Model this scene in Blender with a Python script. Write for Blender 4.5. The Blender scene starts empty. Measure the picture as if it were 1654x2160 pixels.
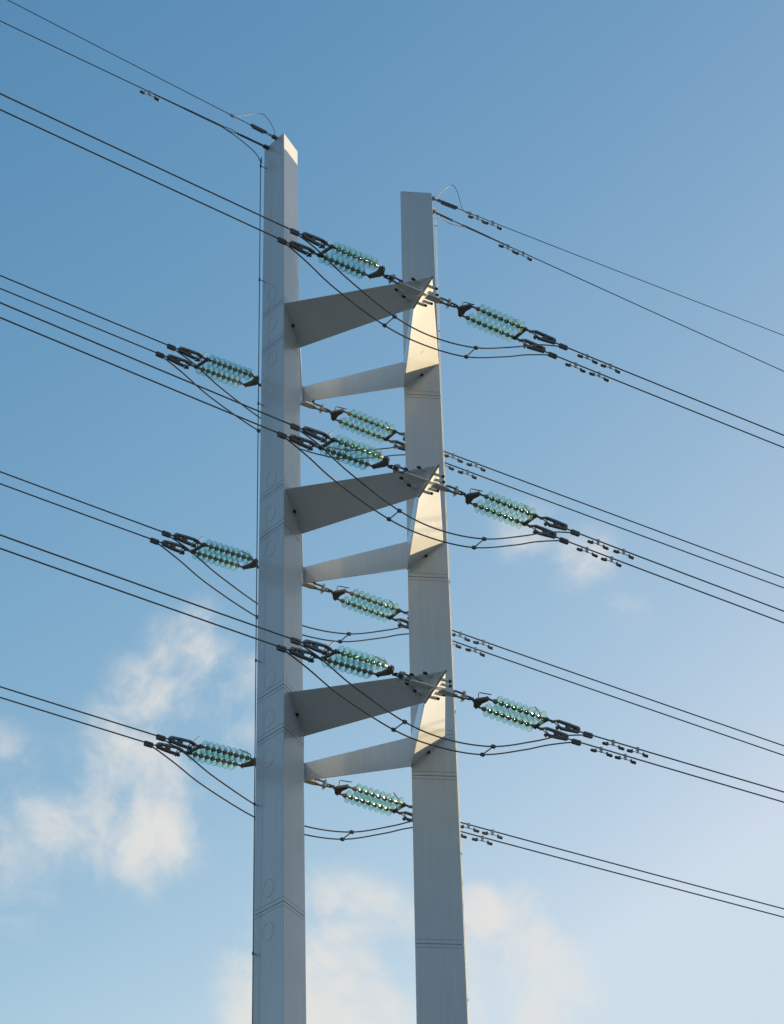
import bpy, math, random
from mathutils import Vector, Matrix, Quaternion
random.seed(7)
R = math.radians
scene = bpy.context.scene
COL = scene.collection

# ------------------------------------------------------------------ tagging
def tag(o, label=None, cat=None, group=None, kind=None):
    if label: o['label'] = label
    if cat: o['category'] = cat
    if group: o['group'] = group
    if kind: o['kind'] = kind
    return o

def empty(name, loc=(0, 0, 0), M=None, parent=None):
    o = bpy.data.objects.new(name, None)
    o.empty_display_size = 0.3
    COL.objects.link(o)
    if parent: o.parent = parent
    if M is not None: o.matrix_local = M
    else: o.location = loc
    return o

# ------------------------------------------------------------------ mesh builder
class MB:
    def __init__(s): s.v = []; s.f = []; s.m = []; s.sm = []
    def add(s, vs, fs, mat=0, smooth=False):
        n = len(s.v); s.v += [tuple(v) for v in vs]
        for f in fs:
            s.f.append([n + i for i in f]); s.m.append(mat); s.sm.append(smooth)
    def box(s, c, h, X=(1, 0, 0), Y=(0, 1, 0), Z=(0, 0, 1), mat=0):
        c = Vector(c); X = Vector(X) * h[0]; Y = Vector(Y) * h[1]; Z = Vector(Z) * h[2]
        vs = [c + X * a + Y * b + Z * d for a in (-1, 1) for b in (-1, 1) for d in (-1, 1)]
        s.add(vs, [(0, 1, 3, 2), (4, 6, 7, 5), (0, 4, 5, 1), (2, 3, 7, 6), (0, 2, 6, 4), (1, 5, 7, 3)], mat)
    def prism(s, poly, ext, mat=0):
        n = len(poly); e = Vector(ext); p = [Vector(a) for a in poly]
        s.add(p + [a + e for a in p], [list(range(n))[::-1], list(range(n, 2 * n))] +
              [(i, (i + 1) % n, n + (i + 1) % n, n + i) for i in range(n)], mat)
    def tube(s, pts, r, n=8, mat=0, caps=True, smooth=True):
        pts = [Vector(p) for p in pts]; k = len(pts)
        rs = r if isinstance(r, (list, tuple)) else [r] * k
        vs = []; u = None
        for i, p in enumerate(pts):
            a = pts[max(0, i - 1)]; b = pts[min(k - 1, i + 1)]
            t = (b - a).normalized()
            if u is None:
                u = t.cross(Vector((0, 0, 1)))
                if u.length < 1e-3: u = t.cross(Vector((0, 1, 0)))
                u.normalize()
            else:
                u = (u - t * u.dot(t)).normalized()
            w = t.cross(u)
            for j in range(n):
                an = 2 * math.pi * j / n
                vs.append(p + (u * math.cos(an) + w * math.sin(an)) * rs[i])
        fs = []
        for i in range(k - 1):
            for j in range(n):
                fs.append((i * n + j, i * n + (j + 1) % n, (i + 1) * n + (j + 1) % n, (i + 1) * n + j))
        s.add(vs, fs, mat, smooth)
        if caps:
            s.add(vs[:n], [list(range(n))[::-1]], mat); s.add(vs[-n:], [list(range(n))], mat)
    def cyl(s, a, b, r, n=12, mat=0): s.tube([a, b], r, n, mat)
    def lathe(s, prof, o=(0, 0, 0), ax=(1, 0, 0), n=28, mat=0, closed=True, smooth=True):
        # prof: (x along the axis, radius)
        o = Vector(o); ax = Vector(ax).normalized()
        u = ax.cross(Vector((0, 0, 1)))
        if u.length < 1e-3: u = ax.cross(Vector((0, 1, 0)))
        u.normalize(); w = ax.cross(u); k = len(prof); vs = []
        for x, r in prof:
            for j in range(n):
                an = 2 * math.pi * j / n
                vs.append(o + ax * x + (u * math.cos(an) + w * math.sin(an)) * r)
        fs = []
        for i in range(k if closed else k - 1):
            i2 = (i + 1) % k
            for j in range(n):
                fs.append((i * n + j, i2 * n + j, i2 * n + (j + 1) % n, i * n + (j + 1) % n))
        s.add(vs, fs, mat, smooth)
    def mesh(s, name, mats, sharp=None):
        me = bpy.data.meshes.new(name)
        me.from_pydata(s.v, [], s.f)
        me.polygons.foreach_set('material_index', s.m)
        me.polygons.foreach_set('use_smooth', s.sm)
        for m in (mats if isinstance(mats, (list, tuple)) else [mats]): me.materials.append(m)
        me.update()
        return me
    def build(s, name, mats, parent=None, M=None):
        o = bpy.data.objects.new(name, s.mesh(name, mats))
        COL.objects.link(o)
        if parent: o.parent = parent
        if M is not None: o.matrix_local = M
        return o

def spline(pts, sub=8):
    P = [Vector(p) for p in pts]; out = []
    for i in range(len(P) - 1):
        p0 = P[i - 1] if i else P[0] * 2 - P[1]
        p1, p2 = P[i], P[i + 1]
        p3 = P[i + 2] if i + 2 < len(P) else P[-1] * 2 - P[-2]
        for j in range(sub):
            t = j / sub
            out.append(0.5 * ((2 * p1) + (p2 - p0) * t + (2 * p0 - 5 * p1 + 4 * p2 - p3) * t * t + (3 * p1 - p0 - 3 * p2 + p3) * t ** 3))
    out.append(P[-1]); return out

# ------------------------------------------------------------------ materials
def nt(name):
    m = bpy.data.materials.new(name); m.use_nodes = True
    return m, m.node_tree.nodes, m.node_tree.links, m.node_tree.nodes['Principled BSDF']

def metal(name, col, rough, metallic=0.0, var=0.15, scale=30, spec=0.5):
    m, N, L, b = nt(name)
    tc = N.new('ShaderNodeTexCoord'); no = N.new('ShaderNodeTexNoise'); no.inputs['Scale'].default_value = scale
    no.inputs['Detail'].default_value = 5
    L.new(tc.outputs['Object'], no.inputs['Vector'])
    mp = N.new('ShaderNodeMapRange'); mp.inputs['To Min'].default_value = 1 - var; mp.inputs['To Max'].default_value = 1 + var
    mp.inputs['From Min'].default_value = .3; mp.inputs['From Max'].default_value = .7
    L.new(no.outputs['Fac'], mp.inputs['Value'])
    mx = N.new('ShaderNodeVectorMath'); mx.operation = 'SCALE'; mx.inputs[0].default_value = col
    L.new(mp.outputs['Result'], mx.inputs['Scale'])
    L.new(mx.outputs['Vector'], b.inputs['Base Color'])
    b.inputs['Roughness'].default_value = rough; b.inputs['Metallic'].default_value = metallic
    b.inputs['Specular IOR Level'].default_value = spec
    return m

def paint(name, col, rough, spots=()):
    """grey gloss coat on plate steel: faint vertical run-off streaks, cloudy dirt, slightly wavy plate"""
    m, N, L, b = nt(name)
    geo = N.new('ShaderNodeNewGeometry')
    mp = N.new('ShaderNodeMapping'); mp.inputs['Scale'].default_value = (9, 9, .35)
    L.new(geo.outputs['Position'], mp.inputs['Vector'])
    st = N.new('ShaderNodeTexNoise'); st.inputs['Scale'].default_value = 1.6; st.inputs['Detail'].default_value = 6
    L.new(mp.outputs['Vector'], st.inputs['Vector'])
    cl = N.new('ShaderNodeTexNoise'); cl.inputs['Scale'].default_value = .9; cl.inputs['Detail'].default_value = 4
    L.new(geo.outputs['Position'], cl.inputs['Vector'])
    ad = N.new('ShaderNodeMath'); ad.operation = 'ADD'
    L.new(st.outputs['Fac'], ad.inputs[0]); L.new(cl.outputs['Fac'], ad.inputs[1])
    mr = N.new('ShaderNodeMapRange'); mr.inputs['From Min'].default_value = .7; mr.inputs['From Max'].default_value = 1.3
    mr.inputs['To Min'].default_value = .94; mr.inputs['To Max'].default_value = 1.05
    L.new(ad.outputs[0], mr.inputs['Value'])
    sc = N.new('ShaderNodeVectorMath'); sc.operation = 'SCALE'; sc.inputs[0].default_value = col
    L.new(mr.outputs['Result'], sc.inputs['Scale'])
    last = sc.outputs['Vector']
    for p in spots:                         # small rust stains left where lifting eyes were cut off
        dv = N.new('ShaderNodeVectorMath'); dv.operation = 'DISTANCE'; dv.inputs[1].default_value = p
        wob = N.new('ShaderNodeTexNoise'); wob.inputs['Scale'].default_value = 22
        L.new(geo.outputs['Position'], wob.inputs['Vector'])
        L.new(geo.outputs['Position'], dv.inputs[0])
        a2 = N.new('ShaderNodeMath'); a2.operation = 'MULTIPLY_ADD'; a2.inputs[1].default_value = .09
        L.new(wob.outputs['Fac'], a2.inputs[0]); L.new(dv.outputs['Value'], a2.inputs[2])
        r2 = N.new('ShaderNodeMapRange'); r2.inputs['From Min'].default_value = .07; r2.inputs['From Max'].default_value = .1
        r2.inputs['To Min'].default_value = .8; r2.inputs['To Max'].default_value = 0
        L.new(a2.outputs[0], r2.inputs['Value'])
        mx = N.new('ShaderNodeMix'); mx.data_type = 'RGBA'; mx.inputs[7].default_value = (.45, .22, .06, 1)
        L.new(r2.outputs['Result'], mx.inputs[0]); L.new(last, mx.inputs[6]); last = mx.outputs[2]
    L.new(last, b.inputs['Base Color'])
    b.inputs['Roughness'].default_value = .3; b.inputs['Coat Weight'].default_value = .8; b.inputs['Coat Roughness'].default_value = rough; b.inputs['Coat IOR'].default_value = 1.5
    wv = N.new('ShaderNodeTexNoise'); wv.inputs['Scale'].default_value = 1.5; wv.inputs['Detail'].default_value = 3
    L.new(geo.outputs['Position'], wv.inputs['Vector'])
    bp = N.new('ShaderNodeBump'); bp.inputs['Strength'].default_value = .04; bp.inputs['Distance'].default_value = .05
    L.new(wv.outputs['Fac'], bp.inputs['Height']); L.new(bp.outputs['Normal'], b.inputs['Normal']); L.new(bp.outputs['Normal'], b.inputs['Coat Normal'])
    return m

PAINTC = (.55, .575, .595)
M_PAINT = paint('grey_gloss_paint', PAINTC, .09)
M_SEAM = metal('seam_sealant', (.32, .34, .35), .5, 0, .2, 8)
M_RING = metal('cover_edge', (.46, .48, .49), .4, 0, .2, 8)
M_GALV = metal('galvanised_steel', (.42, .44, .45), .5, .2)
M_DARK = metal('weathered_fittings', (.125, .125, .125), .6, .3)
M_CLAMP = metal('cast_aluminium', (.20, .21, .22), .5, .2)
M_CAP = metal('insulator_caps', (.27, .24, .19), .5, .2)
M_PIN = metal('zinc_pins', (.40, .36, .24), .4, .6)
M_CABLE = metal('weathered_aluminium_cable', (.12, .12, .12), .5, .3, .2, 60)
M_BLACK = metal('black_tip', (.012, .012, .012), .6, 0)
M_SUNLIT = metal('sunlit_white_lead', (.55, .55, .53), .45, 0, .1)  # sunlight on the right pole's lead and clips, put into a pale colour
M_CONC = metal('concrete', (.35, .34, .32), .9, 0, .2, 6)

def glass(name, cols, scat, base):
    """thin-walled toughened glass: clear face-on, tinted where one looks along the wall"""
    m, N, L, b = nt(name)
    N.remove(b)
    lw = N.new('ShaderNodeLayerWeight'); lw.inputs['Blend'].default_value = .5
    rp = N.new('ShaderNodeValToRGB'); e = rp.color_ramp.elements
    e[0].position = .0; e[0].color = cols[0]
    e[1].position = 1; e[1].color = cols[3]
    x = e.new(.62); x.color = cols[1]; x = e.new(.86); x.color = cols[2]
    L.new(lw.outputs['Facing'], rp.inputs['Fac'])
    tr = N.new('ShaderNodeBsdfTransparent'); L.new(rp.outputs['Color'], tr.inputs['Color'])
    tl = N.new('ShaderNodeBsdfTranslucent'); tl.inputs['Color'].default_value = (.75, .97, .50, 1)
    gl = N.new('ShaderNodeBsdfGlossy'); gl.inputs['Roughness'].default_value = .06; gl.inputs['Color'].default_value = (.55, .66, .63, 1)
    pw = N.new('ShaderNodeMath'); pw.operation = 'POWER'; pw.inputs[1].default_value = 4
    L.new(lw.outputs['Facing'], pw.inputs[0])
    fr = N.new('ShaderNodeMath'); fr.operation = 'MULTIPLY_ADD'; fr.inputs[1].default_value = .45; fr.inputs[2].default_value = base
    L.new(pw.outputs[0], fr.inputs[0])
    m1 = N.new('ShaderNodeMixShader'); m1.inputs[0].default_value = scat
    L.new(tr.outputs[0], m1.inputs[1]); L.new(tl.outputs[0], m1.inputs[2])
    m2 = N.new('ShaderNodeMixShader'); L.new(fr.outputs[0], m2.inputs[0])
    L.new(m1.outputs[0], m2.inputs[1]); L.new(gl.outputs[0], m2.inputs[2])
    L.new(m2.outputs[0], N['Material Output'].inputs['Surface'])
    return m
M_GLASS = glass('toughened_glass', [(.965, .995, .99, 1), (.90, .97, .96, 1), (.46, .70, .68, 1), (.05, .20, .20, 1)], .022, .04)
M_RIM = glass('thick_glass_rim', [(.72, .88, .86, 1), (.60, .80, .78, 1), (.20, .44, .43, 1), (.03, .14, .15, 1)], .03, .05)

def grass():
    m, N, L, b = nt('rough_grass')
    g = N.new('ShaderNodeNewGeometry')
    a = N.new('ShaderNodeTexNoise'); a.inputs['Scale'].default_value = .08; a.inputs['Detail'].default_value = 8
    c = N.new('ShaderNodeTexNoise'); c.inputs['Scale'].default_value = 6; c.inputs['Detail'].default_value = 8
    L.new(g.outputs['Position'], a.inputs['Vector']); L.new(g.outputs['Position'], c.inputs['Vector'])
    ad = N.new('ShaderNodeMath'); ad.operation = 'MULTIPLY_ADD'; ad.inputs[1].default_value = .5
    L.new(c.outputs['Fac'], ad.inputs[0]); L.new(a.outputs['Fac'], ad.inputs[2])
    r = N.new('ShaderNodeValToRGB')
    r.color_ramp.elements[0].position = .5; r.color_ramp.elements[0].color = (.010, .014, .006, 1)
    r.color_ramp.elements[1].position = 1; r.color_ramp.elements[1].color = (.035, .032, .016, 1)
    L.new(ad.outputs[0], r.inputs['Fac']); L.new(r.outputs['Color'], b.inputs['Base Color'])
    b.inputs['Roughness'].default_value = .9
    bp = N.new('ShaderNodeBump'); bp.inputs['Strength'].default_value = .6
    L.new(c.outputs['Fac'], bp.inputs['Height']); L.new(bp.outputs['Normal'], b.inputs['Normal'])
    return m

# ------------------------------------------------------------------ ground
g = MB(); n = 40
vs = []
for i in range(n + 1):
    for j in range(n + 1):
        x = (i / n - .5) * 2; y = (j / n - .5) * 2
        vs.append((math.copysign(abs(x) ** 2.2, x) * 4000, math.copysign(abs(y) ** 2.2, y) * 4000 + 40, 0))
g.add(vs, [(i * (n + 1) + j, (i + 1) * (n + 1) + j, (i + 1) * (n + 1) + j + 1, i * (n + 1) + j + 1) for i in range(n) for j in range(n)])
tag(g.build('ground', grass()), 'flat field of rough grass under the pylon', 'ground', kind='structure')

# ------------------------------------------------------------------ the pylon (metres)
TOP = 37.98
def lerp(a, b, t): return a + (b - a) * t
POLE = {   # corner positions at z = 0 and z = 38
 'L': {'A': (Vector((-2.224, 46.063)), Vector((-2.264, 46.350))), 'R': (Vector((-1.739, 47.257)), Vector((-1.968, 47.079))), 'L': (Vector((-3.016, 47.080)), Vector((-2.747, 46.971)))},
 'R': {'A': (Vector((.614, 49.828)), Vector((.654, 49.541))), 'R': (Vector((1.406, 48.811)), Vector((1.137, 48.921))), 'L': (Vector((.130, 48.634)), Vector((.359, 48.812)))}}
def corner(w, k, z):
    a, b = POLE[w][k]; p = lerp(a, b, z / 38.0); return Vector((p.x, p.y, z))
CEN = (-.805, 47.946, 0)
LEVELS = [0.0, -4.669, -9.338]
TA = Vector((.9792, 45.0320, 32.985)); TB = Vector((.5554, 45.5948, 32.563))     # outer-top and inner-bottom of the front tip
FA = Vector((-2.2475, 49.6398, 32.985)); FB = Vector((-1.9707, 49.2721, 32.563)) # the same of the rear tip
U_R = Vector((math.cos(R(33)), math.sin(R(33)), 0)); U_L = -Vector((math.cos(R(43)), math.sin(R(43)), 0))
SEAMS = [33.37, 32.42, 28.70, 27.75, 24.03, 23.08, 19.42, 13.2, 6.5]

def rounded_tri(c3, r, inset=0.0, seg=5):
    c = sum(c3, Vector((0, 0))) / 3; out = []
    pts = [c + (p - c) * (1 - inset / (p - c).length * 2) for p in c3]
    for i in range(3):
        p = pts[i]; a = (pts[i - 1] - p).normalized(); b = (pts[(i + 1) % 3] - p).normalized()
        bis = (a + b).normalized(); o = p + bis * (r / math.sin(R(30)))
        a0 = math.atan2(-a.y * 0 + (p + a * (r / math.tan(R(30))) - o).y, (p + a * (r / math.tan(R(30))) - o).x)
        b0 = math.atan2((p + b * (r / math.tan(R(30))) - o).y, (p + b * (r / math.tan(R(30))) - o).x)
        d = (b0 - a0 + math.pi) % (2 * math.pi) - math.pi
        for j in range(seg + 1):
            an = a0 + d * j / seg; out.append(o + Vector((math.cos(an), math.sin(an))) * (r))
    return out

pylon = empty('power_pylon', CEN)
tag(pylon, 'tall pale grey steel pylon of two triangular poles joined by folded cross arms', 'pylon')
PINV = Matrix.Translation(-Vector(CEN))

def make_pole(w):
    rings = [(0, 0)]
    for z in sorted(SEAMS):
        rings += [(z - .083, 0), (z - .081, .005), (z - .073, .005), (z - .071, 0),
                  (z - .009, 0), (z - .007, .012), (z + .007, .012), (z + .009, 0),
                  (z + .086, 0), (z + .088, .004), (z + .096, .004), (z + .098, 0)]
    top = TOP + (.12 if w == 'R' else 0)
    rings += [(top - .012, 0), (top, .012)]
    m = MB(); vs = []; k = 18
    for z, ins in rings:
        c3 = [corner(w, q, z).xy for q in ('A', 'R', 'L')]
        vs += [Vector((p.x, p.y, z)) for p in rounded_tri(c3, .02, ins)]
    fs = []; mats = []
    for i in range(len(rings) - 1):
        for j in range(k): fs.append((i * k + j, i * k + (j + 1) % k, (i + 1) * k + (j + 1) % k, (i + 1) * k + j))
    m.add(vs, fs)
    for i in range(len(rings) - 1):
        if rings[i][1] >= .004 and rings[i + 1][1] >= .004 and rings[i + 1][0] < TOP - .1:
            for j in range(k): m.m[i * k + j] = 1
    m.add(vs[-k:], [list(range(k))])
    m.add(vs[:k], [list(range(k))[::-1]])
    o = m.build('pole', [M_PAINT, M_SEAM], pylon, PINV)
    tag(o, {'L': 'left pole with its ridge towards the viewer', 'R': 'right pole with a flat face towards the viewer'}[w])
    f = MB(); c = sum((corner(w, q, 0) for q in 'ARL'), Vector()) / 3
    f.lathe([(0.005, 0), (0.005, 1.5), (.35, 1.5), (.4, 1.45), (.4, 0)], c, (0, 0, 1), 32, closed=False, smooth=False)
    f.build('footing', M_CONC, pylon, PINV)
    return o
poleL, poleR = make_pole('L'), make_pole('R')

def face_pt(w, k1, k2, t, z, off=0.0):
    a, b = corner(w, k1, z), corner(w, k2, z)
    c = sum((corner(w, q, z) for q in 'ARL'), Vector()) / 3
    p = lerp(a, b, t); nrm = Vector((b.y - a.y, a.x - b.x, 0)).normalized()
    if nrm.dot(p - c) < 0: nrm = -nrm
    return p + nrm * off, nrm

# hand hole covers above and below each bolted joint (left pole, face towards the left)
for w in 'LR':
    for z, t in [(33.75, .5), (32.96, .51), (32.04, .5), (29.02, .5), (28.18, .52), (27.35, .52), (24.33, .5), (23.46, .51), (22.58, .52), (19.83, .49), (18.95, .49)]:
        k1, k2 = 'A', ('L' if w == 'L' else 'R')
        p, nrm = face_pt(w, k1, k2, t, z)
        zz = Vector((0, 0, 1)); yy = nrm.cross(zz)
        m = MB(); N_ = 40
        def ring(r, d): return [p + yy * (r * math.cos(2 * math.pi * i / N_)) + zz * (r * math.sin(2 * math.pi * i / N_)) + nrm * d for i in range(N_)]
        vs = ring(.185, .0005) + ring(.183, .005) + ring(.176, .005) + ring(.174, .002) + ring(.0001, .002)
        for a in range(4):
            m.add(vs, [(a * N_ + i, a * N_ + (i + 1) % N_, (a + 1) * N_ + (i + 1) % N_, (a + 1) * N_ + i) for i in range(N_)], 1 if a < 3 else 0)
        m.build('access_cover', [M_PAINT, M_RING], poleL if w == 'L' else poleR, Matrix.Identity(4))

def make_arm(w, ka, kb, tA, tB, dz, width, mat):
    """folded plate arm: outer-top edge A, inner-bottom edge B, inner-top edge C"""
    zB = 32.60 + dz; zA = zB + .69
    B0 = corner(w, kb, zB); cB = corner(w, kb, zA); far = corner(w, ka, zA)
    A0 = cB + (far - cB).normalized() * min(width, (far - cB).length - .02)
    A1 = tA + Vector((0, 0, dz)); B1 = tB + Vector((0, 0, dz))
    C0 = cB.copy()
    C1 = Vector((B1.x, B1.y, A1.z))
    c = sum((corner(w, q, zA) for q in 'ARL'), Vector()) / 3
    ends = []
    for a, b in ((A0, A1), (B0, B1), (C0, C1)):
        d = (b - a).normalized()
        ends.append((a - d * .07, b - d * .035))
    m = MB(); NS = 44; NB = 10; r = .028; secs = []
    for i in range(NS + 1):
        t = i / NS; q = [lerp(e[0], e[1], t) for e in ends]; sec = []
        for j in range(3):
            p = q[j]; a_ = (q[j - 1] - p).normalized(); b_ = (q[(j + 1) % 3] - p).normalized()
            for k_ in range(4):
                u = k_ / 3; sec.append((p + a_ * r) * (1 - u) ** 2 + p * (2 * u * (1 - u)) + (p + b_ * r) * u ** 2)
            if j == 0:                                        # the lower plate A-B is slightly twisted: subdivide it
                s0 = p + b_ * r; s1 = q[1] + (q[0] - q[1]).normalized() * r
                sec += [lerp(s0, s1, g_ / NB) for g_ in range(1, NB)]
        secs.append(sec)
    K = len(secs[0])
    m.add([p for sec in secs for p in sec], [(i * K + j, i * K + (j + 1) % K, (i + 1) * K + (j + 1) % K, (i + 1) * K + j) for i in range(NS) for j in range(K)] + [list(range(K))[::-1], list(range(NS * K, NS * K + K))])
    o = m.build('cross_arm', mat, pylon, PINV)
    import bmesh
    bm = bmesh.new(); bm.from_mesh(o.data); bmesh.ops.recalc_face_normals(bm, faces=bm.faces); bm.to_mesh(o.data); bm.free()
    # drain hole at the root of the lower face, its dark inside drawn as a black disc
    mid = lerp(A0, B0, .5); d = (lerp(A1, B1, .5) - mid).normalized()
    nrm = (B0 - A0).cross(d).normalized()
    if nrm.z > 0: nrm = -nrm
    h = MB(); h.cyl(mid + d * .03 - nrm * .02, mid + d * .03 + nrm * .035, .032, 10)
    h.build('drain_hole_disc', M_BLACK, o, Matrix.Identity(4))
    return o, A0, B0, A1, B1, nrm

WIDTH = [.84, .82, .74]
spots = []
for k, dz in enumerate(LEVELS):
    B0 = corner('R', 'L', 32.6 + dz); A0 = corner('R', 'R', 33.29 + dz)
    p = lerp(lerp(A0, B0, .5), lerp(TA, TB, .5) + Vector((0, 0, dz)), .29)
    spots.append(tuple(p))
M_PAINT_RUST = paint('grey_gloss_paint_with_rust_spots', PAINTC, .09, spots)

STUDS = {'left': [(.10, .27), (.35, .27), (.62, .27), (.08, .57), (.33, .57)], 'right': [(.16, .19), (.42, .18), (.70, .17), (.14, .48), (.40, .49)]}
ROW = ['top', 'middle', 'bottom']
for k, dz in enumerate(LEVELS):
    D = Vector((0, 0, dz))
    for front in (True, False):
        tA, tB = (TA, TB) if front else (FA, FB)
        if front:
            a_l = make_arm('L', 'A', 'R', tA, tB, dz, WIDTH[k], M_PAINT)
            a_r = make_arm('R', 'R', 'L', tA, tB, dz, WIDTH[k], M_PAINT_RUST)
        else:
            a_l = make_arm('L', 'L', 'R', tA, tB, dz, WIDTH[k], M_PAINT)
            a_r = make_arm('R', 'A', 'L', tA, tB, dz, WIDTH[k], M_PAINT)
        # mitre plate between the two arms
        A, B = tA + D, tB + D; C = Vector((B.x, B.y, A.z)); cc = (A + B + C) / 3
        hd = (B - A); hd.z = 0; nn = hd.normalized().cross(Vector((0, 0, 1)))
        grow = [p + (p - cc).normalized() * .012 for p in (A, B, C)]
        m = MB(); m.prism([p - nn * .026 for p in grow], nn * .052)
        m.build('tip_plate', M_PAINT, pylon, PINV)
        O = (A + B) / 2
        for side, U, arm in (('left', U_L, a_l), ('right', U_R, a_r)):
            _, A0, B0, A1, B1, nrm = arm
            x0, x1 = (.10, .71) if side == 'left' else (.10, .50)
            Z = Vector((0, 0, 1)); Y = Z.cross(U).normalized()
            zc = O + Vector((0, 0, -.05))
            up = (U + Vector((0, 0, -.06))).normalized()
            m = MB()
            pl = [zc + up * x + Y * y for x, y in ((x0, .085), (x1 - .10, .08), (x1, .045), (x1, -.045), (x1 - .10, -.08), (x0, -.085))]
            m.prism([p - Z * .015 for p in pl], Z * .03)
            pm = m.build('attachment_plate', M_PAINT, pylon, PINV)
            for b, a in STUDS[side]:
                dA = (A0 - A1).normalized(); dB = (B0 - B1).normalized()
                root = lerp(A1, B1, b) + (lerp(dA, dB, b)).normalized() * a
                s_ = MB(); s_.cyl(root - U * .05, root + U * .13, .036, 12, 0); s_.cyl(root + U * .13, root + U * .20, .03, 12, 1)
                s_.build('stud', [M_PAINT, M_BLACK], pm, Matrix.Identity(4))

# ------------------------------------------------------------------ insulator sets
def frame(o, U, slope):
    x = (U + Vector((0, 0, -slope))).normalized(); y = Vector((0, 0, 1)).cross(x).normalized(); z = x.cross(y)
    M = Matrix((x, y, z)).transposed().to_4x4(); M.translation = o; return M

def build_disc_mesh():
    pf = [(.036, .046), (.040, .062), (.049, .088), (.062, .112), (.079, .130), (.088, .136),                      # clear dome
          (.096, .141), (.105, .141), (.110, .136), (.106, .130), (.096, .128),                                      # thick rolled rim
          (.084, .121), (.078, .114), (.096, .110), (.104, .108), (.104, .103), (.096, .102), (.078, .101),           # first rib
          (.070, .090), (.064, .084), (.084, .081), (.092, .079), (.092, .074), (.084, .073), (.062, .071), (.056, .060), (.052, .044)]
    thick = {5, 6, 7, 8, 9, 13, 14, 15, 20, 21, 22}
    m = MB(); m.lathe(pf, n=36, closed=False)
    for i in thick:
        for j in range(36): m.m[i * 36 + j] = 1
    return m.mesh('glass_disc', [M_GLASS, M_RIM])
DISC = build_disc_mesh()
PITCH = .15; SEP = .2

def build_string_mesh(last):
    m = MB()
    for i in range(8):
        x = i * PITCH
        m.lathe([(-.035, .0), (-.035, .030), (-.022, .040), (.0, .045), (.035, .051), (.047, .050), (.047, 0)], (x, 0, 0), n=16, mat=0, closed=False)
        m.cyl((x + .045, 0, 0), (x + PITCH - .03, 0, 0), .014, 10, 1)
        m.lathe([(.05, .014), (.052, .036), (.062, .034), (.075, .014)], (x, 0, 0), n=14, mat=1)
    m.cyl((-.09, 0, 0), (-.03, 0, 0), .018, 10, 0)
    m.cyl((7 * PITCH + .1, 0, 0), (7 * PITCH + .22, 0, 0), .024, 10, 0)
    return m.mesh('insulator_string', [M_CAP, M_PIN])
STRING = build_string_mesh(0)

def link(m, a, b, half, r, Y):
    """oblong chain link from a to b"""
    a, b = Vector(a), Vector(b); d = (b - a).normalized(); Y = Vector(Y)
    pts = []
    for i in range(7): an = math.pi * (i / 6 - .5); pts.append(b - d * half + d * (half * math.cos(an)) + Y * (half * math.sin(an)))
    for i in range(7): an = math.pi * (i / 6 + .5); pts.append(a + d * half + d * (half * math.cos(an)) + Y * (half * math.sin(an)))
    pts.append(pts[0]); m.tube(pts, r, 8)

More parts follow.
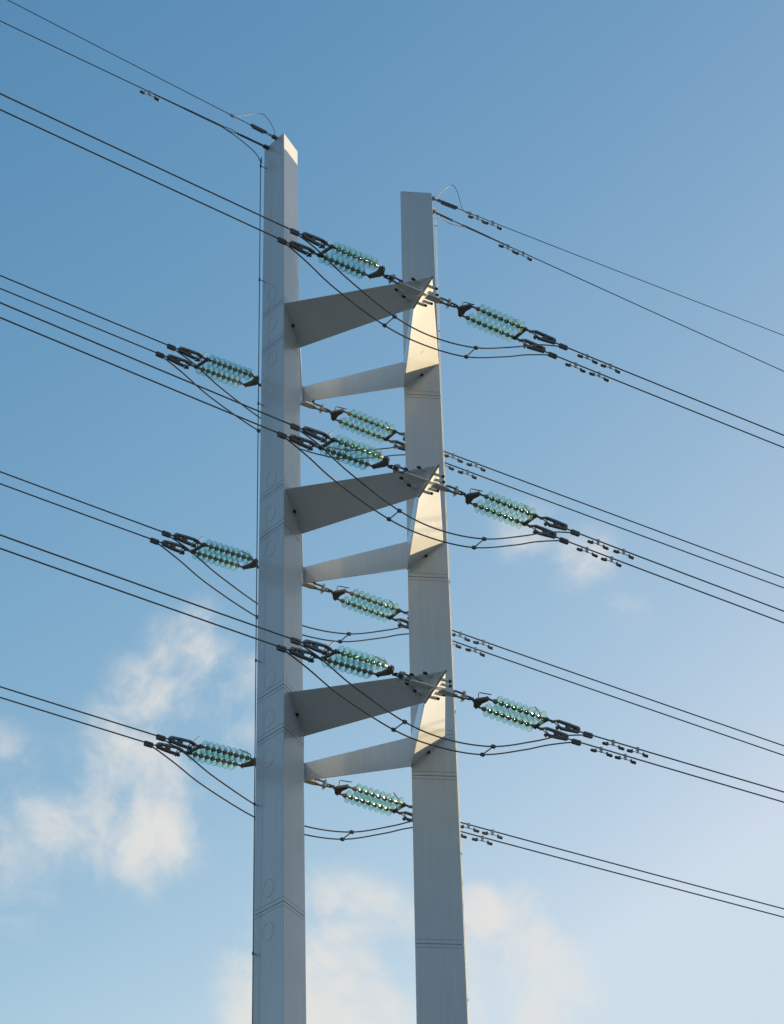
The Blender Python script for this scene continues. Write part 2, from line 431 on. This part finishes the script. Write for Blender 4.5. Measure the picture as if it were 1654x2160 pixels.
def make_set():
    root = empty('insulator_set')
    # coordinates: x outwards along the line, y sideways, z up; x = .5 is the hole of the attachment plate
    m = MB()
    link(m, (.42, 0, 0), (.72, 0, 0), .055, .021, (0, 0, 1))
    link(m, (.66, 0, 0), (.86, 0, 0), .046, .018, (0, 1, 0))
    m.cyl((.80, 0, -.035), (.80, 0, .035), .02, 10); m.cyl((.84, 0, 0), (.95, 0, 0), .021, 10); m.cyl((.89, 0, -.045), (.89, 0, .045), .016, 10)
    m.build('link_chain', M_DARK, root)
    m = MB()
    for an in (0.5, 2.0):
        a = Vector((0, math.cos(an), math.sin(an))); b = Vector((.25, -math.sin(an), math.cos(an))).normalized()
        c = Vector((.655, 0, 0))
        m.prism([c - a * .12 - b * .03, c - b * .055, c + a * .12 - b * .03, c + a * .09 + b * .04, c + b * .05, c - a * .09 + b * .04], (.012, 0, 0))
    m.build('guard_plate', M_GALV, root)
    m = MB()
    yk = [(.93, .045, -.025), (1.06, SEP + .03, -.025), (1.13, SEP + .03, -.025), (1.14, SEP - .05, -.025), (1.11, .0, -.025), (1.14, -SEP + .05, -.025), (1.13, -SEP - .03, -.025), (1.06, -SEP - .03, -.025), (.93, -.045, -.025)]
    m.prism(yk, (0, 0, .05))
    for s in (1, -1): m.cyl((1.10, s * SEP, -.05), (1.10, s * SEP, .05), .02, 10); m.cyl((1.1, s * SEP, 0), (1.20, s * SEP, 0), .022, 10)
    m.build('yoke_plate', M_DARK, root)
    m = MB()
    m.box((2.53, 0, 0), (.032, SEP + .04, .022))
    for s in (1, -1):
        m.cyl((2.53, s * SEP, -.05), (2.53, s * SEP, .05), .02, 10); m.cyl((2.42, s * SEP, 0), (2.64, s * SEP, 0), .024, 10)
        m.cyl((2.47, s * SEP, -.04), (2.47, s * SEP, .045), .014, 8)
    m.build('yoke_bar', M_DARK, root)
    for s in (1, -1):
        st = bpy.data.objects.new('insulator_string', STRING); COL.objects.link(st); st.parent = root; st.location = (1.27, s * SEP, 0)
        for i in range(8):
            d = bpy.data.objects.new('glass_disc', DISC); COL.objects.link(d); d.parent = st; d.location = (i * PITCH, 0, 0)
            d.rotation_euler = (random.uniform(0, 6.28), 0, 0)
    m = MB(); m.tube(spline([(1.02, 0, .02), (1.02, 0, .15), (1.035, 0, .195), (1.08, 0, .21), (1.32, 0, .25)], 4), .011, 8)
    m.build('arcing_horn', M_DARK, root)
    m = MB(); m.tube(spline([(2.53, 0, .02), (2.54, 0, .13), (2.50, 0, .20), (2.37, 0, .32)], 4), .011, 8)
    m.build('arcing_horn', M_DARK, root)
    for s in (1, -1):
        m = MB(); y = s * SEP
        m.cyl((2.62, y, 0), (2.72, y, 0), .026, 10); m.cyl((2.69, y - .05, 0), (2.69, y + .05, 0), .018, 10)
        # upper housing: two straps widening into a channel
        m.prism([(2.68, y - .028, .022), (2.80, y - .04, .066), (3.02, y - .042, .070), (3.30, y - .045, .060), (3.33, y - .04, .03), (3.33, y - .04, .0), (3.12, y - .042, .026), (2.80, y - .04, .038), (2.68, y - .028, -.012)][::-1], (0, .08, 0))
        m2_ = m; m = MB()
        # lower jaw
        m.prism([(2.86, y - .03, -.072), (3.02, y - .034, -.055), (3.30, y - .036, -.004), (3.335, y - .03, -.02), (3.32, y - .03, -.06), (3.08, y - .034, -.095), (2.88, y - .03, -.115)][::-1], (0, .065, 0))
        m.cyl((2.78, y, .02), (2.86, y, -.08), .011, 8); m.cyl((2.70, y, 0), (2.84, y, -.08), .011, 8)
        m.cyl((2.82, y - .06, -.10), (2.82, y + .06, -.10), .022, 10); m.box((2.79, y, -.105), (.035, .02, .022)); m.cyl((2.80, y, -.14), (2.80, y, -.09), .014, 8)
        m.box((3.05, y, -.012), (.05, .03, .03)); m.cyl((3.22, y - .052, .03), (3.22, y + .052, .03), .018, 10)
        c_ = m2_.build('dead_end_clamp', M_CLAMP, root); m.build('jaw', M_DARK, c_)
    return root

def children(o): return [c for c in bpy.data.objects if c.parent == o]
def copy_tree(o, parent=None):
    c = o.copy(); COL.objects.link(c)
    if parent: c.parent = parent
    for ch in children(o): copy_tree(ch, c)
    return c

OF = (TA + TB) / 2; OB = (FA + FB) / 2
SET_Z = .005; SLOPE = .08
proto = make_set(); first = True
WHERE = {(True, 'left'): 'reaching left from the front arm tip', (True, 'right'): 'reaching right from the front arm tip',
         (False, 'left'): 'coming out left behind the left pole', (False, 'right'): 'behind, between the two poles'}
SETX = {'left': .24, 'right': 0.0}
for front in (True, False):
    for side, U in (('left', U_L), ('right', U_R)):
        for k, dz in enumerate(LEVELS):
            o = proto if first else copy_tree(proto); first = False
            O = (OF if front else OB) + Vector((0, 0, dz + SET_Z)) + U * SETX[side]
            o.matrix_local = frame(O, U, SLOPE)
            tag(o, 'twin green glass insulator strings %s, %s row' % (WHERE[(front, side)], ROW[k]), 'insulators', 'twin glass insulator sets')

# ------------------------------------------------------------------ conductors, dampers
SL_R = [.062, .074, .036]; SL_L = [.038, .027, .024]
def make_damper(rope_dir):
    root = empty('vibration_damper')
    m = MB()
    m.box((0, 0, -.005), (.028, .024, .035)); m.box((0, 0, -.06), (.022, .016, .035)); m.cyl((0, -.035, -.025), (0, .035, -.025), .012, 8)
    m.build('clamp', M_GALV, root)
    m = MB(); m.tube(spline([(-.24, 0, -.105), (-.1, 0, -.088), (0, 0, -.082), (.1, 0, -.088), (.24, 0, -.105)], 4), .009, 8)
    m.build('messenger_wire', M_GALV, root)
    for s in (-1, 1):
        m = MB()
        m.lathe([(0, 0), (0, .022), (.02, .03), (.10, .034), (.13, .030), (.14, .02), (.14, 0)], (s * .13, 0, -.103), (s, 0, 0), 14, closed=False)
        m.box((s * .145, 0, -.075), (.018, .012, .026))
        m.build('weight', M_DARK, root)
    return root
damper = make_damper(None); dfirst = True
def place_damper(M, label, group):
    global dfirst
    o = damper if dfirst else copy_tree(damper); dfirst = False
    o.matrix_local = M; tag(o, label, 'damper', group)

CW = {(True, 'left'): 'running left from the front insulators', (True, 'right'): 'running right from the front insulators',
      (False, 'left'): 'running left from the insulators behind the left pole', (False, 'right'): 'running right from behind the right pole'}
CONN_PT = {}
for front in (True, False):
    for side, U, SL in (('left', U_L, SL_L), ('right', U_R, SL_R)):
        for k, dz in enumerate(LEVELS):
            O = (OF if front else OB) + Vector((0, 0, dz + SET_Z)) + U * SETX[side]
            M = frame(O, U, SLOPE)
            Y = M.to_3x3().col[1]
            for s in (1, -1):
                upper = (Y * s).y < 0                     # the cable of the pair nearer the viewer shows higher
                p0 = M @ Vector((3.18, s * SEP, -.025)); pts = []
                def at(d): return p0 + U * d + Vector((0, 0, -SL[k] * d + d * d / 3200))
                ds = [0, .5, 1, 2, 3, 4, 6, 8, 10, 13, 16, 20, 26, 34, 44, 56, 70, 90, 120, 160]
                m = MB(); m.tube([at(d) for d in ds], .0155, 8)
                c = m.build('conductor', M_CABLE)
                c2 = c.data
                c.location = p0
                for v in c2.vertices: v.co -= p0
                tag(c, 'dark cable %s, %s row, %s of pair' % (CW[(front, side)], ROW[k], 'upper' if upper else 'lower'), 'cable', 'power cables of the line')
                CONN_PT[(front, side, k, s if side == 'right' else -s)] = (at(.36), U + Vector((0, 0, -SL[k])))
                if side == 'right':
                    for j, d in enumerate((.98, 1.62)):
                        d += random.uniform(-.03, .03)
                        Md = frame(at(d), U, SL[k]) @ Matrix.Rotation(R(random.uniform(-8, 8)), 4, 'X')
                        place_damper(Md, 'dumbbell damper, %s, on %s cable, %s row, right of %s' % ('nearer the pylon' if j == 0 else 'farther out', 'upper' if upper else 'lower', ROW[k], 'the front insulators' if front else 'the right pole'), 'dampers on the power cables')

# ------------------------------------------------------------------ jumper loops
JP = [(-3.68, -.37), (-3.11, -.50), (-2.29, -.78), (-.94, -1.12), (.13, -1.20), (1.24, -1.08), (2.25, -.74), (2.8, -.52), (3.37, -.35)]
for front in (True, False):
    for k, dz in enumerate(LEVELS):
        O = (OF if front else OB) + Vector((0, 0, dz))
        root = empty('jumper_loop', O + Vector((0, 0, -1.2)))
        inv = Matrix.Translation(-(O + Vector((0, 0, -1.2))))
        jw = random.uniform(-.04, .04)
        spac = {}
        for s in (1, -1):
            pl, dl = CONN_PT[(front, 'left', k, s)]; pr_, dr = CONN_PT[(front, 'right', k, s)]
            dl = dl.normalized(); dr = dr.normalized()
            pts = [pl + dl * .1 + Vector((0, 0, -.045)), pl - dl * .08 + Vector((0, 0, -.045))]
            for sx, z in JP[1:-1]:
                az = R(38 - 5 * max(-1, min(1, sx / 3)))
                u = Vector((math.cos(az), math.sin(az), 0)); Yv = Vector((-u.y, u.x, 0))
                lat = .2 - .05 * max(0, 1 - abs(sx) / 2.5)
                pts.append(O + u * sx + Yv * (s * lat) + Vector((0, 0, z + jw * (1 - abs(sx) / 3.5) - .02 * s)))
                if abs(sx + .94) < .01: spac.setdefault(0, []).append(pts[-1])
                if abs(sx - 1.24) < .01: spac.setdefault(1, []).append(pts[-1])
            pts += [pr_ - dr * .08 + Vector((0, 0, -.045)), pr_ + dr * .1 + Vector((0, 0, -.045))]
            m = MB(); m.tube(spline(pts, 8), .0155, 8); m.build('jumper_cable', M_CABLE, root, inv)
            for p, d in ((pl, dl), (pr_, dr)):
                m = MB(); X = d; Yb = Vector((0, 0, 1)).cross(X).normalized(); Zb = X.cross(Yb)
                m.box(p + Vector((0, 0, -.022)), (.10, .032, .048), X, Yb, Zb)
                for q in (-.06, .0, .06): m.cyl(p + X * q + Yb * -.05 + Vector((0, 0, -.022)), p + X * q + Yb * .05 + Vector((0, 0, -.022)), .013, 8)
                m.build('parallel_groove_clamp', M_DARK, root, inv)
        for a, b in spac.values():
            m = MB(); d = (b - a).normalized(); t = d.cross(Vector((0, 0, 1))).normalized()
            m.cyl(a, b, .013, 8)
            for p in (a, b): m.box(p, (.028, .04, .03), d, t, d.cross(t))
            m.build('spacer', M_DARK, root, inv)
        tag(root, 'pair of sagging jumper cables under the %s, %s row' % ('front arm tip' if front else 'rear arm tip behind the left pole', ROW[k]), 'jumper cables', 'jumper loops')

# ------------------------------------------------------------------ earth wires
def world_line(P, U, sl, ds): return [P + U * d + Vector((0, 0, -sl * d + d * d / 3000)) for d in ds]
FAR = [0, 1, 2, 3, 4.5, 6, 8, 10, 13, 17, 22, 30, 40, 55, 75, 100, 150]

def earth_wire(P, U, sl, x_clamp0, x_clamp1, x_bond, loop, label):
    root = empty('earth_wire', P); inv = Matrix.Translation(-P)
    X = (U + Vector((0, 0, -sl))).normalized(); Y = Vector((0, 0, 1)).cross(X).normalized(); Z = X.cross(Y)
    def at(d): return P + U * d + Vector((0, 0, -sl * d))
    m = MB(); m.box(at(.0), (.07, .018, .045), X, Y, Z); m.box(at(.06), (.05, .04, .03), X, Y, Z); m.build('lug', M_DARK, root, inv)
    m = MB(); n = 2
    step = (x_clamp0 - .08) / n
    for i in range(n): link(m, at(.07 + step * i - .012), at(.07 + step * (i + 1) + .012), .022, .009, Y if i % 2 else Z)
    m.build('link_chain', M_DARK, root, inv)
    m = MB(); L_ = x_clamp1 - x_clamp0
    m.box(at(x_clamp0 + L_ * .5) + Z * .016, (L_ * .5, .03, .022), X, Y, Z)
    m.box(at(x_clamp0 + L_ * .55) - Z * .03, (L_ * .36, .022, .018), X, Y, Z)
    for q in (.2, .45, .7, .9): m.cyl(at(x_clamp0 + L_ * q) - Z * .06, at(x_clamp0 + L_ * q) + Z * .05, .011, 8)
    m.build('tension_clamp', M_DARK, root, inv)
    m = MB(); m.tube([at(x_clamp1 - .05)] + [at(x_clamp1 + d) + Vector((0, 0, d * d / 3000)) for d in FAR[1:]], .0095, 8); m.build('cable', M_CABLE, root, inv)
    m = MB(); pts = [at(x_bond + .06) - Z * .02, at(x_bond - .02) - Z * .02] + [P + U * d + Vector((0, 0, z)) for d, z in loop]
    m.tube(spline(pts, 8), .007, 8); m.build('bonding_lead', M_CABLE, root, inv)
    m = MB(); m.box(at(x_bond), (.05, .02, .028), X, Y, Z); m.build('bonding_clamp', M_GALV, root, inv)
    tag(root, label, 'earth wire'); return at

def optical_cable(P, U, sl, rod, split, arm0, down, pole, face, label, lead_mat, zs_clips, t_face, offs):
    """tensioned cable on a turnbuckle rod, wrapped with armour rods, led down along the pole"""
    root = empty('optical_ground_wire', P); inv = Matrix.Translation(-P)
    X = (U + Vector((0, 0, -sl))).normalized(); Y = Vector((0, 0, 1)).cross(X).normalized(); Z = X.cross(Y)
    def at(d): return P + U * d + Vector((0, 0, -sl * d))
    m = MB(); m.box(at(0), (.07, .018, .045), X, Y, Z); m.box(at(.07), (.06, .04, .03), X, Y, Z); m.build('lug', M_DARK, root, inv)
    m = MB(); m.tube([at(.08), at(.14), at(.16), at(rod - .06), at(rod - .04), at(rod)], [.016, .016, .026, .026, .018, .018], 10)
    m.cyl(at(rod) - Z * .035, at(rod) + Z * .035, .016, 8); m.build('turnbuckle', M_DARK, root, inv)
    m = MB()
    for s in (1, -1): m.tube(spline([at(rod), at(lerp(rod, split, .4)) + Y * (.022 * s) + Z * (.015 * s), at(split)], 6), .009, 8)
    m.tube([at(split - .1), at(split), at(lerp(split, arm0, .55)), at(lerp(split, arm0, .56)), at(arm0)], [.016, .024, .022, .018, .016], 10)
    m.build('armour_rods', M_CABLE, root, inv)
    m = MB(); m.tube([at(split)] + [at(split + d) + Vector((0, 0, d * d / 3000)) for d in FAR[1:]], .0115, 8)
    m.build('cable', M_CABLE, root, inv)
    pts = [at(split + .15) - Z * .012, at(split) - Z * .015] + [P + U * d + Vector((0, 0, z)) for d, z in down]
    for z in zs_clips + [14, 9, 4, 1]:
        p, nrm = face_pt(pole, face[0], face[1], t_face, z, offs(z)); pts.append(p)
    n_dn = len(down) + 2
    m = MB(); m.tube(spline(pts, 8), .0105, 8); m.build('down_lead', lead_mat, root, inv)
    po = poleL if pole == 'L' else poleR
    for z in zs_clips + [14, 9, 4]:
        p, nrm = face_pt(pole, face[0], face[1], t_face, z, offs(z)); q, _ = face_pt(pole, face[0], face[1], t_face, z, -.01)
        m = MB(); m.cyl(q + Vector((0, 0, -.01)), p, .009, 8); m.box(p, (.02, .02, .028)); m.build('cable_clip', M_DARK if pole == 'L' else M_SUNLIT, po, Matrix.Identity(4))  # right pole's clips get the sunlit tone as their colour
    tag(root, label, 'earth wire'); return at

zt = 37.90
PLu = face_pt('L', 'A', 'L', .37, zt)[0] + Vector((0, 0, .02)); PLl = face_pt('L', 'A', 'L', .78, zt)[0] + Vector((0, 0, .02))
PLu.z = 37.94; PLl.z = 37.94
U_Lh = U_L
earth_wire(PLu + Vector((0, 0, .06)), U_L, .018, .30, .74, 1.29, [(.99, .13), (.6, .40), (.32, .47), (.08, .22), (.03, .02)],
           'thin earth wire with arched bonding lead, topmost at the left pole', )
at_l = optical_cable(PLl + Vector((0, 0, -.02)), U_L, .052, .88, 1.40, 3.3,
           [(.99, -.14), (.64, -.23), (.36, -.34), (.2, -.55)], 'L', ('A', 'L'),
           'armoured earth cable tied to the left pole top, its lead running down the pole', M_CABLE, [37.38, 34.25, 31.02, 24.86, 21.70, 18.61], .86,
           lambda z: .16 - .004 * (38 - z))
PRu = face_pt('R', 'A', 'R', .85, zt)[0]
earth_wire(PRu + Vector((0, 0, .13)), U_R, .026, .22, .78, 1.13, [(.93, .02), (.80, .48), (.66, .62), (.42, .40), (.22, .14), (.05, .05), (.0, .04)],
           'thin earth wire with arched bonding lead, topmost at the right pole')
at_r = optical_cable(PRu + Vector((0, 0, -.24)), U_R, .098, .62, 1.0, 2.3,
           [(.72, -.17), (.45, -.17), (.26, -.06), (.155, .12), (.13, .05)], 'R', ('A', 'R'),
           'armoured earth cable tied to the right pole top, sunlit-white lead running down the pole', M_SUNLIT, [37.2, 34.23, 31.0, 27.7, 24.6, 21.4, 18.3], .93,
           lambda z: max(.045, .10 - .012 * max(0, 37 - z)))
for j, d in enumerate((1.36, 1.80)):
    P = PRu + Vector((0, 0, .13)) + U_R * d + Vector((0, 0, -.026 * d))
    place_damper(frame(P, U_R, .026), 'dumbbell damper on the topmost earth wire right of the right pole, %s' % ('nearer the pole' if j == 0 else 'farther out'), 'dampers on the earth wires')
for j, d in enumerate((2.22, 2.66)):
    P = PRu + Vector((0, 0, -.24)) + U_R * d + Vector((0, 0, -.098 * d))
    place_damper(frame(P, U_R, .098), 'dumbbell damper on the lower earth cable right of the right pole, %s' % ('nearer the pole' if j == 0 else 'farther out'), 'dampers on the earth wires')
place_damper(frame(at_l(3.4), U_L, .052), 'lone dumbbell damper on the earth cable left of the left pole', 'dampers on the earth wires')

# ------------------------------------------------------------------ light
SUN_AZ, SUN_EL = 42.0, 8.6           # azimuth counted from +X towards +Y
sd = Vector((math.cos(R(SUN_EL)) * math.cos(R(SUN_AZ)), math.cos(R(SUN_EL)) * math.sin(R(SUN_AZ)), math.sin(R(SUN_EL))))
sl = bpy.data.lights.new('sun', 'SUN'); sl.energy = 5.0; sl.angle = R(.5); sl.color = (1.0, .77, .45)
so = bpy.data.objects.new('sun', sl); COL.objects.link(so)
so.rotation_euler = (-sd).to_track_quat('-Z', 'Y').to_euler(); so.location = (40, 80, 40)

W = bpy.data.worlds.new('World'); scene.world = W; W.use_nodes = True
N = W.node_tree.nodes; L = W.node_tree.links
bg = N['Background']; bg.inputs['Strength'].default_value = .0873
sky = N.new('ShaderNodeTexSky'); sky.sky_type = 'NISHITA'; sky.sun_disc = False
sky.sun_elevation = R(SUN_EL); sky.sun_rotation = R(90 - SUN_AZ); sky.altitude = 50
sky.air_density = 1.0; sky.dust_density = 1.0; sky.ozone_density = 1.0
tc = N.new('ShaderNodeTexCoord')
def math_node(op, a=None, b=None, c=None):
    n = N.new('ShaderNodeMath'); n.operation = op
    for i, v in enumerate((a, b, c)):
        if v is None: continue
        if isinstance(v, (int, float)): n.inputs[i].default_value = v
        else: L.new(v, n.inputs[i])
    return n.outputs[0]
# wispy cumulus: warped fractal noise over the sky direction, gathered into banks
wn = N.new('ShaderNodeTexNoise'); wn.inputs['Scale'].default_value = 14; wn.inputs['Detail'].default_value = 4
L.new(tc.outputs['Generated'], wn.inputs['Vector'])
wm = N.new('ShaderNodeVectorMath'); wm.operation = 'MULTIPLY_ADD'; wm.inputs[1].default_value = (.05, .05, .05)
L.new(wn.outputs['Color'], wm.inputs[0]); L.new(tc.outputs['Generated'], wm.inputs[2])
f1 = N.new('ShaderNodeTexNoise'); f1.inputs['Scale'].default_value = 22; f1.inputs['Detail'].default_value = 12; f1.inputs['Roughness'].default_value = .575
L.new(wm.outputs['Vector'], f1.inputs['Vector'])
BANKS = [((-0.0745, 0.8935, 0.4428), 0.0283, 0.62),
         ((-0.0894, 0.9003, 0.4261), 0.0283, 0.70),
         ((-0.0988, 0.9078, 0.4076), 0.0321, 0.80),
         ((-0.0955, 0.9175, 0.3860), 0.0264, 0.80),
         ((-0.1134, 0.9114, 0.3957), 0.0264, 0.70),
         ((-0.1422, 0.9134, 0.3815), 0.0377, 0.84),
         ((-0.1527, 0.9032, 0.4010), 0.0245, 0.55),
         ((-0.1313, 0.9063, 0.4018), 0.0208, 0.50),
         ((-0.0939, 0.9246, 0.3693), 0.0170, 0.45),
         ((-0.0658, 0.9068, 0.4164), 0.0208, 0.45),
         ((-0.0291, 0.9433, 0.3305), 0.0396, 1.15),
         ((-0.0130, 0.9484, 0.3168), 0.0415, 1.15),
         ((-0.0305, 0.9347, 0.3542), 0.0208, 0.80),
         ((-0.0197, 0.9382, 0.3456), 0.0170, 0.70),
         ((0.0021, 0.9404, 0.3401), 0.0189, 0.80),
         ((0.0272, 0.9450, 0.3260), 0.0283, 1.05),
         ((0.0496, 0.9371, 0.3454), 0.0208, 0.72),
         ((0.0601, 0.9409, 0.3332), 0.0245, 0.75),
         ((0.0413, 0.9481, 0.3154), 0.0283, 0.95),
         ((0.0297, 0.9365, 0.3495), 0.0170, 0.70),
         ((0.0749, 0.9371, 0.3410), 0.0151, 0.50),
         ((0.0521, 0.8721, 0.4865), 0.0189, 0.40),
         ((0.0738, 0.8769, 0.4749), 0.0189, 0.44),
         ((0.0880, 0.8851, 0.4570), 0.0170, 0.34)]
acc = None
for c, rad, wt in BANKS:
    dv = N.new('ShaderNodeVectorMath'); dv.operation = 'DISTANCE'
    L.new(tc.outputs['Generated'], dv.inputs[0]); dv.inputs[1].default_value = Vector(c).normalized()
    mr = N.new('ShaderNodeMapRange'); mr.interpolation_type = 'SMOOTHSTEP'
    mr.inputs['From Min'].default_value = 0; mr.inputs['From Max'].default_value = rad * 1.6
    mr.inputs['To Min'].default_value = wt; mr.inputs['To Max'].default_value = 0
    L.new(dv.outputs['Value'], mr.inputs['Value'])
    acc = mr.outputs['Result'] if acc is None else math_node('MAXIMUM', acc, mr.outputs['Result'])
# scattered banks over the rest of the sky
f2 = N.new('ShaderNodeTexNoise'); f2.inputs['Scale'].default_value = 3.1; f2.inputs['Detail'].default_value = 3
L.new(tc.outputs['Generated'], f2.inputs['Vector'])
sep = N.new('ShaderNodeSeparateXYZ'); L.new(tc.outputs['Generated'], sep.inputs[0])
low = N.new('ShaderNodeMapRange'); low.inputs['From Min'].default_value = .30; low.inputs['From Max'].default_value = .12
low.inputs['To Min'].default_value = 0; low.inputs['To Max'].default_value = .3
L.new(sep.outputs['Z'], low.inputs['Value'])
gen = math_node('MULTIPLY', low.outputs['Result'], f2.outputs['Fac'])
acc = math_node('MAXIMUM', acc, gen)
nz = math_node('MULTIPLY_ADD', f1.outputs['Fac'], 3.5, -1.72)
gate = N.new('ShaderNodeMapRange'); gate.interpolation_type = 'SMOOTHSTEP'; gate.inputs['From Max'].default_value = .5
L.new(acc, gate.inputs['Value'])
den = math_node('MULTIPLY_ADD', nz, gate.outputs['Result'], acc)
cov = N.new('ShaderNodeMapRange'); cov.interpolation_type = 'SMOOTHSTEP'
cov.inputs['From Min'].default_value = .15; cov.inputs['From Max'].default_value = 1.25; cov.inputs['To Max'].default_value = .9
L.new(den, cov.inputs['Value'])
sp = N.new('ShaderNodeSeparateColor'); L.new(sky.outputs['Color'], sp.inputs[0])
cb = N.new('ShaderNodeCombineColor')
sdot = N.new('ShaderNodeVectorMath'); sdot.operation = 'DOT_PRODUCT'; sdot.inputs[1].default_value = sd
L.new(tc.outputs['Generated'], sdot.inputs[0])
glow = N.new('ShaderNodeMapRange'); glow.interpolation_type = 'SMOOTHSTEP'; glow.inputs['From Min'].default_value = .84; glow.inputs['From Max'].default_value = 1
glow.inputs['To Max'].default_value = 1.3
L.new(sdot.outputs['Value'], glow.inputs['Value'])
for i, (pw, k, top) in enumerate(((1.9, 2.38, .62), (1.25, 1.25, .74), (.92, 1.04, .84))):        # film response of the clear sky: deeper overhead, paler low down
    v = math_node('MULTIPLY', sp.outputs[i], .227)
    v = math_node('MULTIPLY', math_node('POWER', v, pw), k / .227)
    L.new(math_node('MINIMUM', v, math_node('ADD', glow.outputs['Result'], top / .227)), cb.inputs[i])
hz = N.new('ShaderNodeMapRange'); hz.interpolation_type = 'SMOOTHSTEP'          # grey-blue murk along the horizon
hz.inputs['From Min'].default_value = .24; hz.inputs['From Max'].default_value = .04; hz.inputs['To Min'].default_value = 0; hz.inputs['To Max'].default_value = .92
L.new(sep.outputs['Z'], hz.inputs['Value'])
hm = N.new('ShaderNodeMix'); hm.data_type = 'RGBA'; hm.inputs[7].default_value = (2.15, 2.5, 2.85, 1)
L.new(hz.outputs['Result'], hm.inputs[0]); L.new(cb.outputs[0], hm.inputs[6])
mix = N.new('ShaderNodeMix'); mix.data_type = 'RGBA'
L.new(cov.outputs['Result'], mix.inputs[0]); L.new(hm.outputs[2], mix.inputs[6])
mix.inputs[7].default_value = (3.52, 3.46, 3.32, 1)
L.new(mix.outputs[2], bg.inputs['Color'])

# ------------------------------------------------------------------ camera
f_px = 5406.8; pitch = .517496; roll = .023259
cd = bpy.data.cameras.new('camera'); cam = bpy.data.objects.new('camera', cd); COL.objects.link(cam)
cd.sensor_fit = 'VERTICAL'; cd.sensor_height = 36; cd.sensor_width = 36 * 784 / 1024; cd.lens = f_px / 2160 * 36
cd.clip_start = .1; cd.clip_end = 12000
r0 = Vector((1, 0, 0)); u0 = Vector((0, -math.sin(pitch), math.cos(pitch))); fw = Vector((0, math.cos(pitch), math.sin(pitch)))
c_, s_ = math.cos(roll), math.sin(roll)
ex = r0 * c_ - u0 * s_; ey = r0 * s_ + u0 * c_
Mc = Matrix((ex, ey, -fw)).transposed().to_4x4(); Mc.translation = (0, 0, 1.6)
cam.matrix_world = Mc
scene.camera = cam

scene.view_settings.view_transform = 'Standard'; scene.view_settings.look = 'None'
scene.view_settings.exposure = 1.35; scene.view_settings.gamma = 1
scene.render.engine = 'CYCLES'
scene.cycles.max_bounces = 14; scene.cycles.transmission_bounces = 14; scene.cycles.transparent_max_bounces = 16
scene.cycles.use_denoising = True
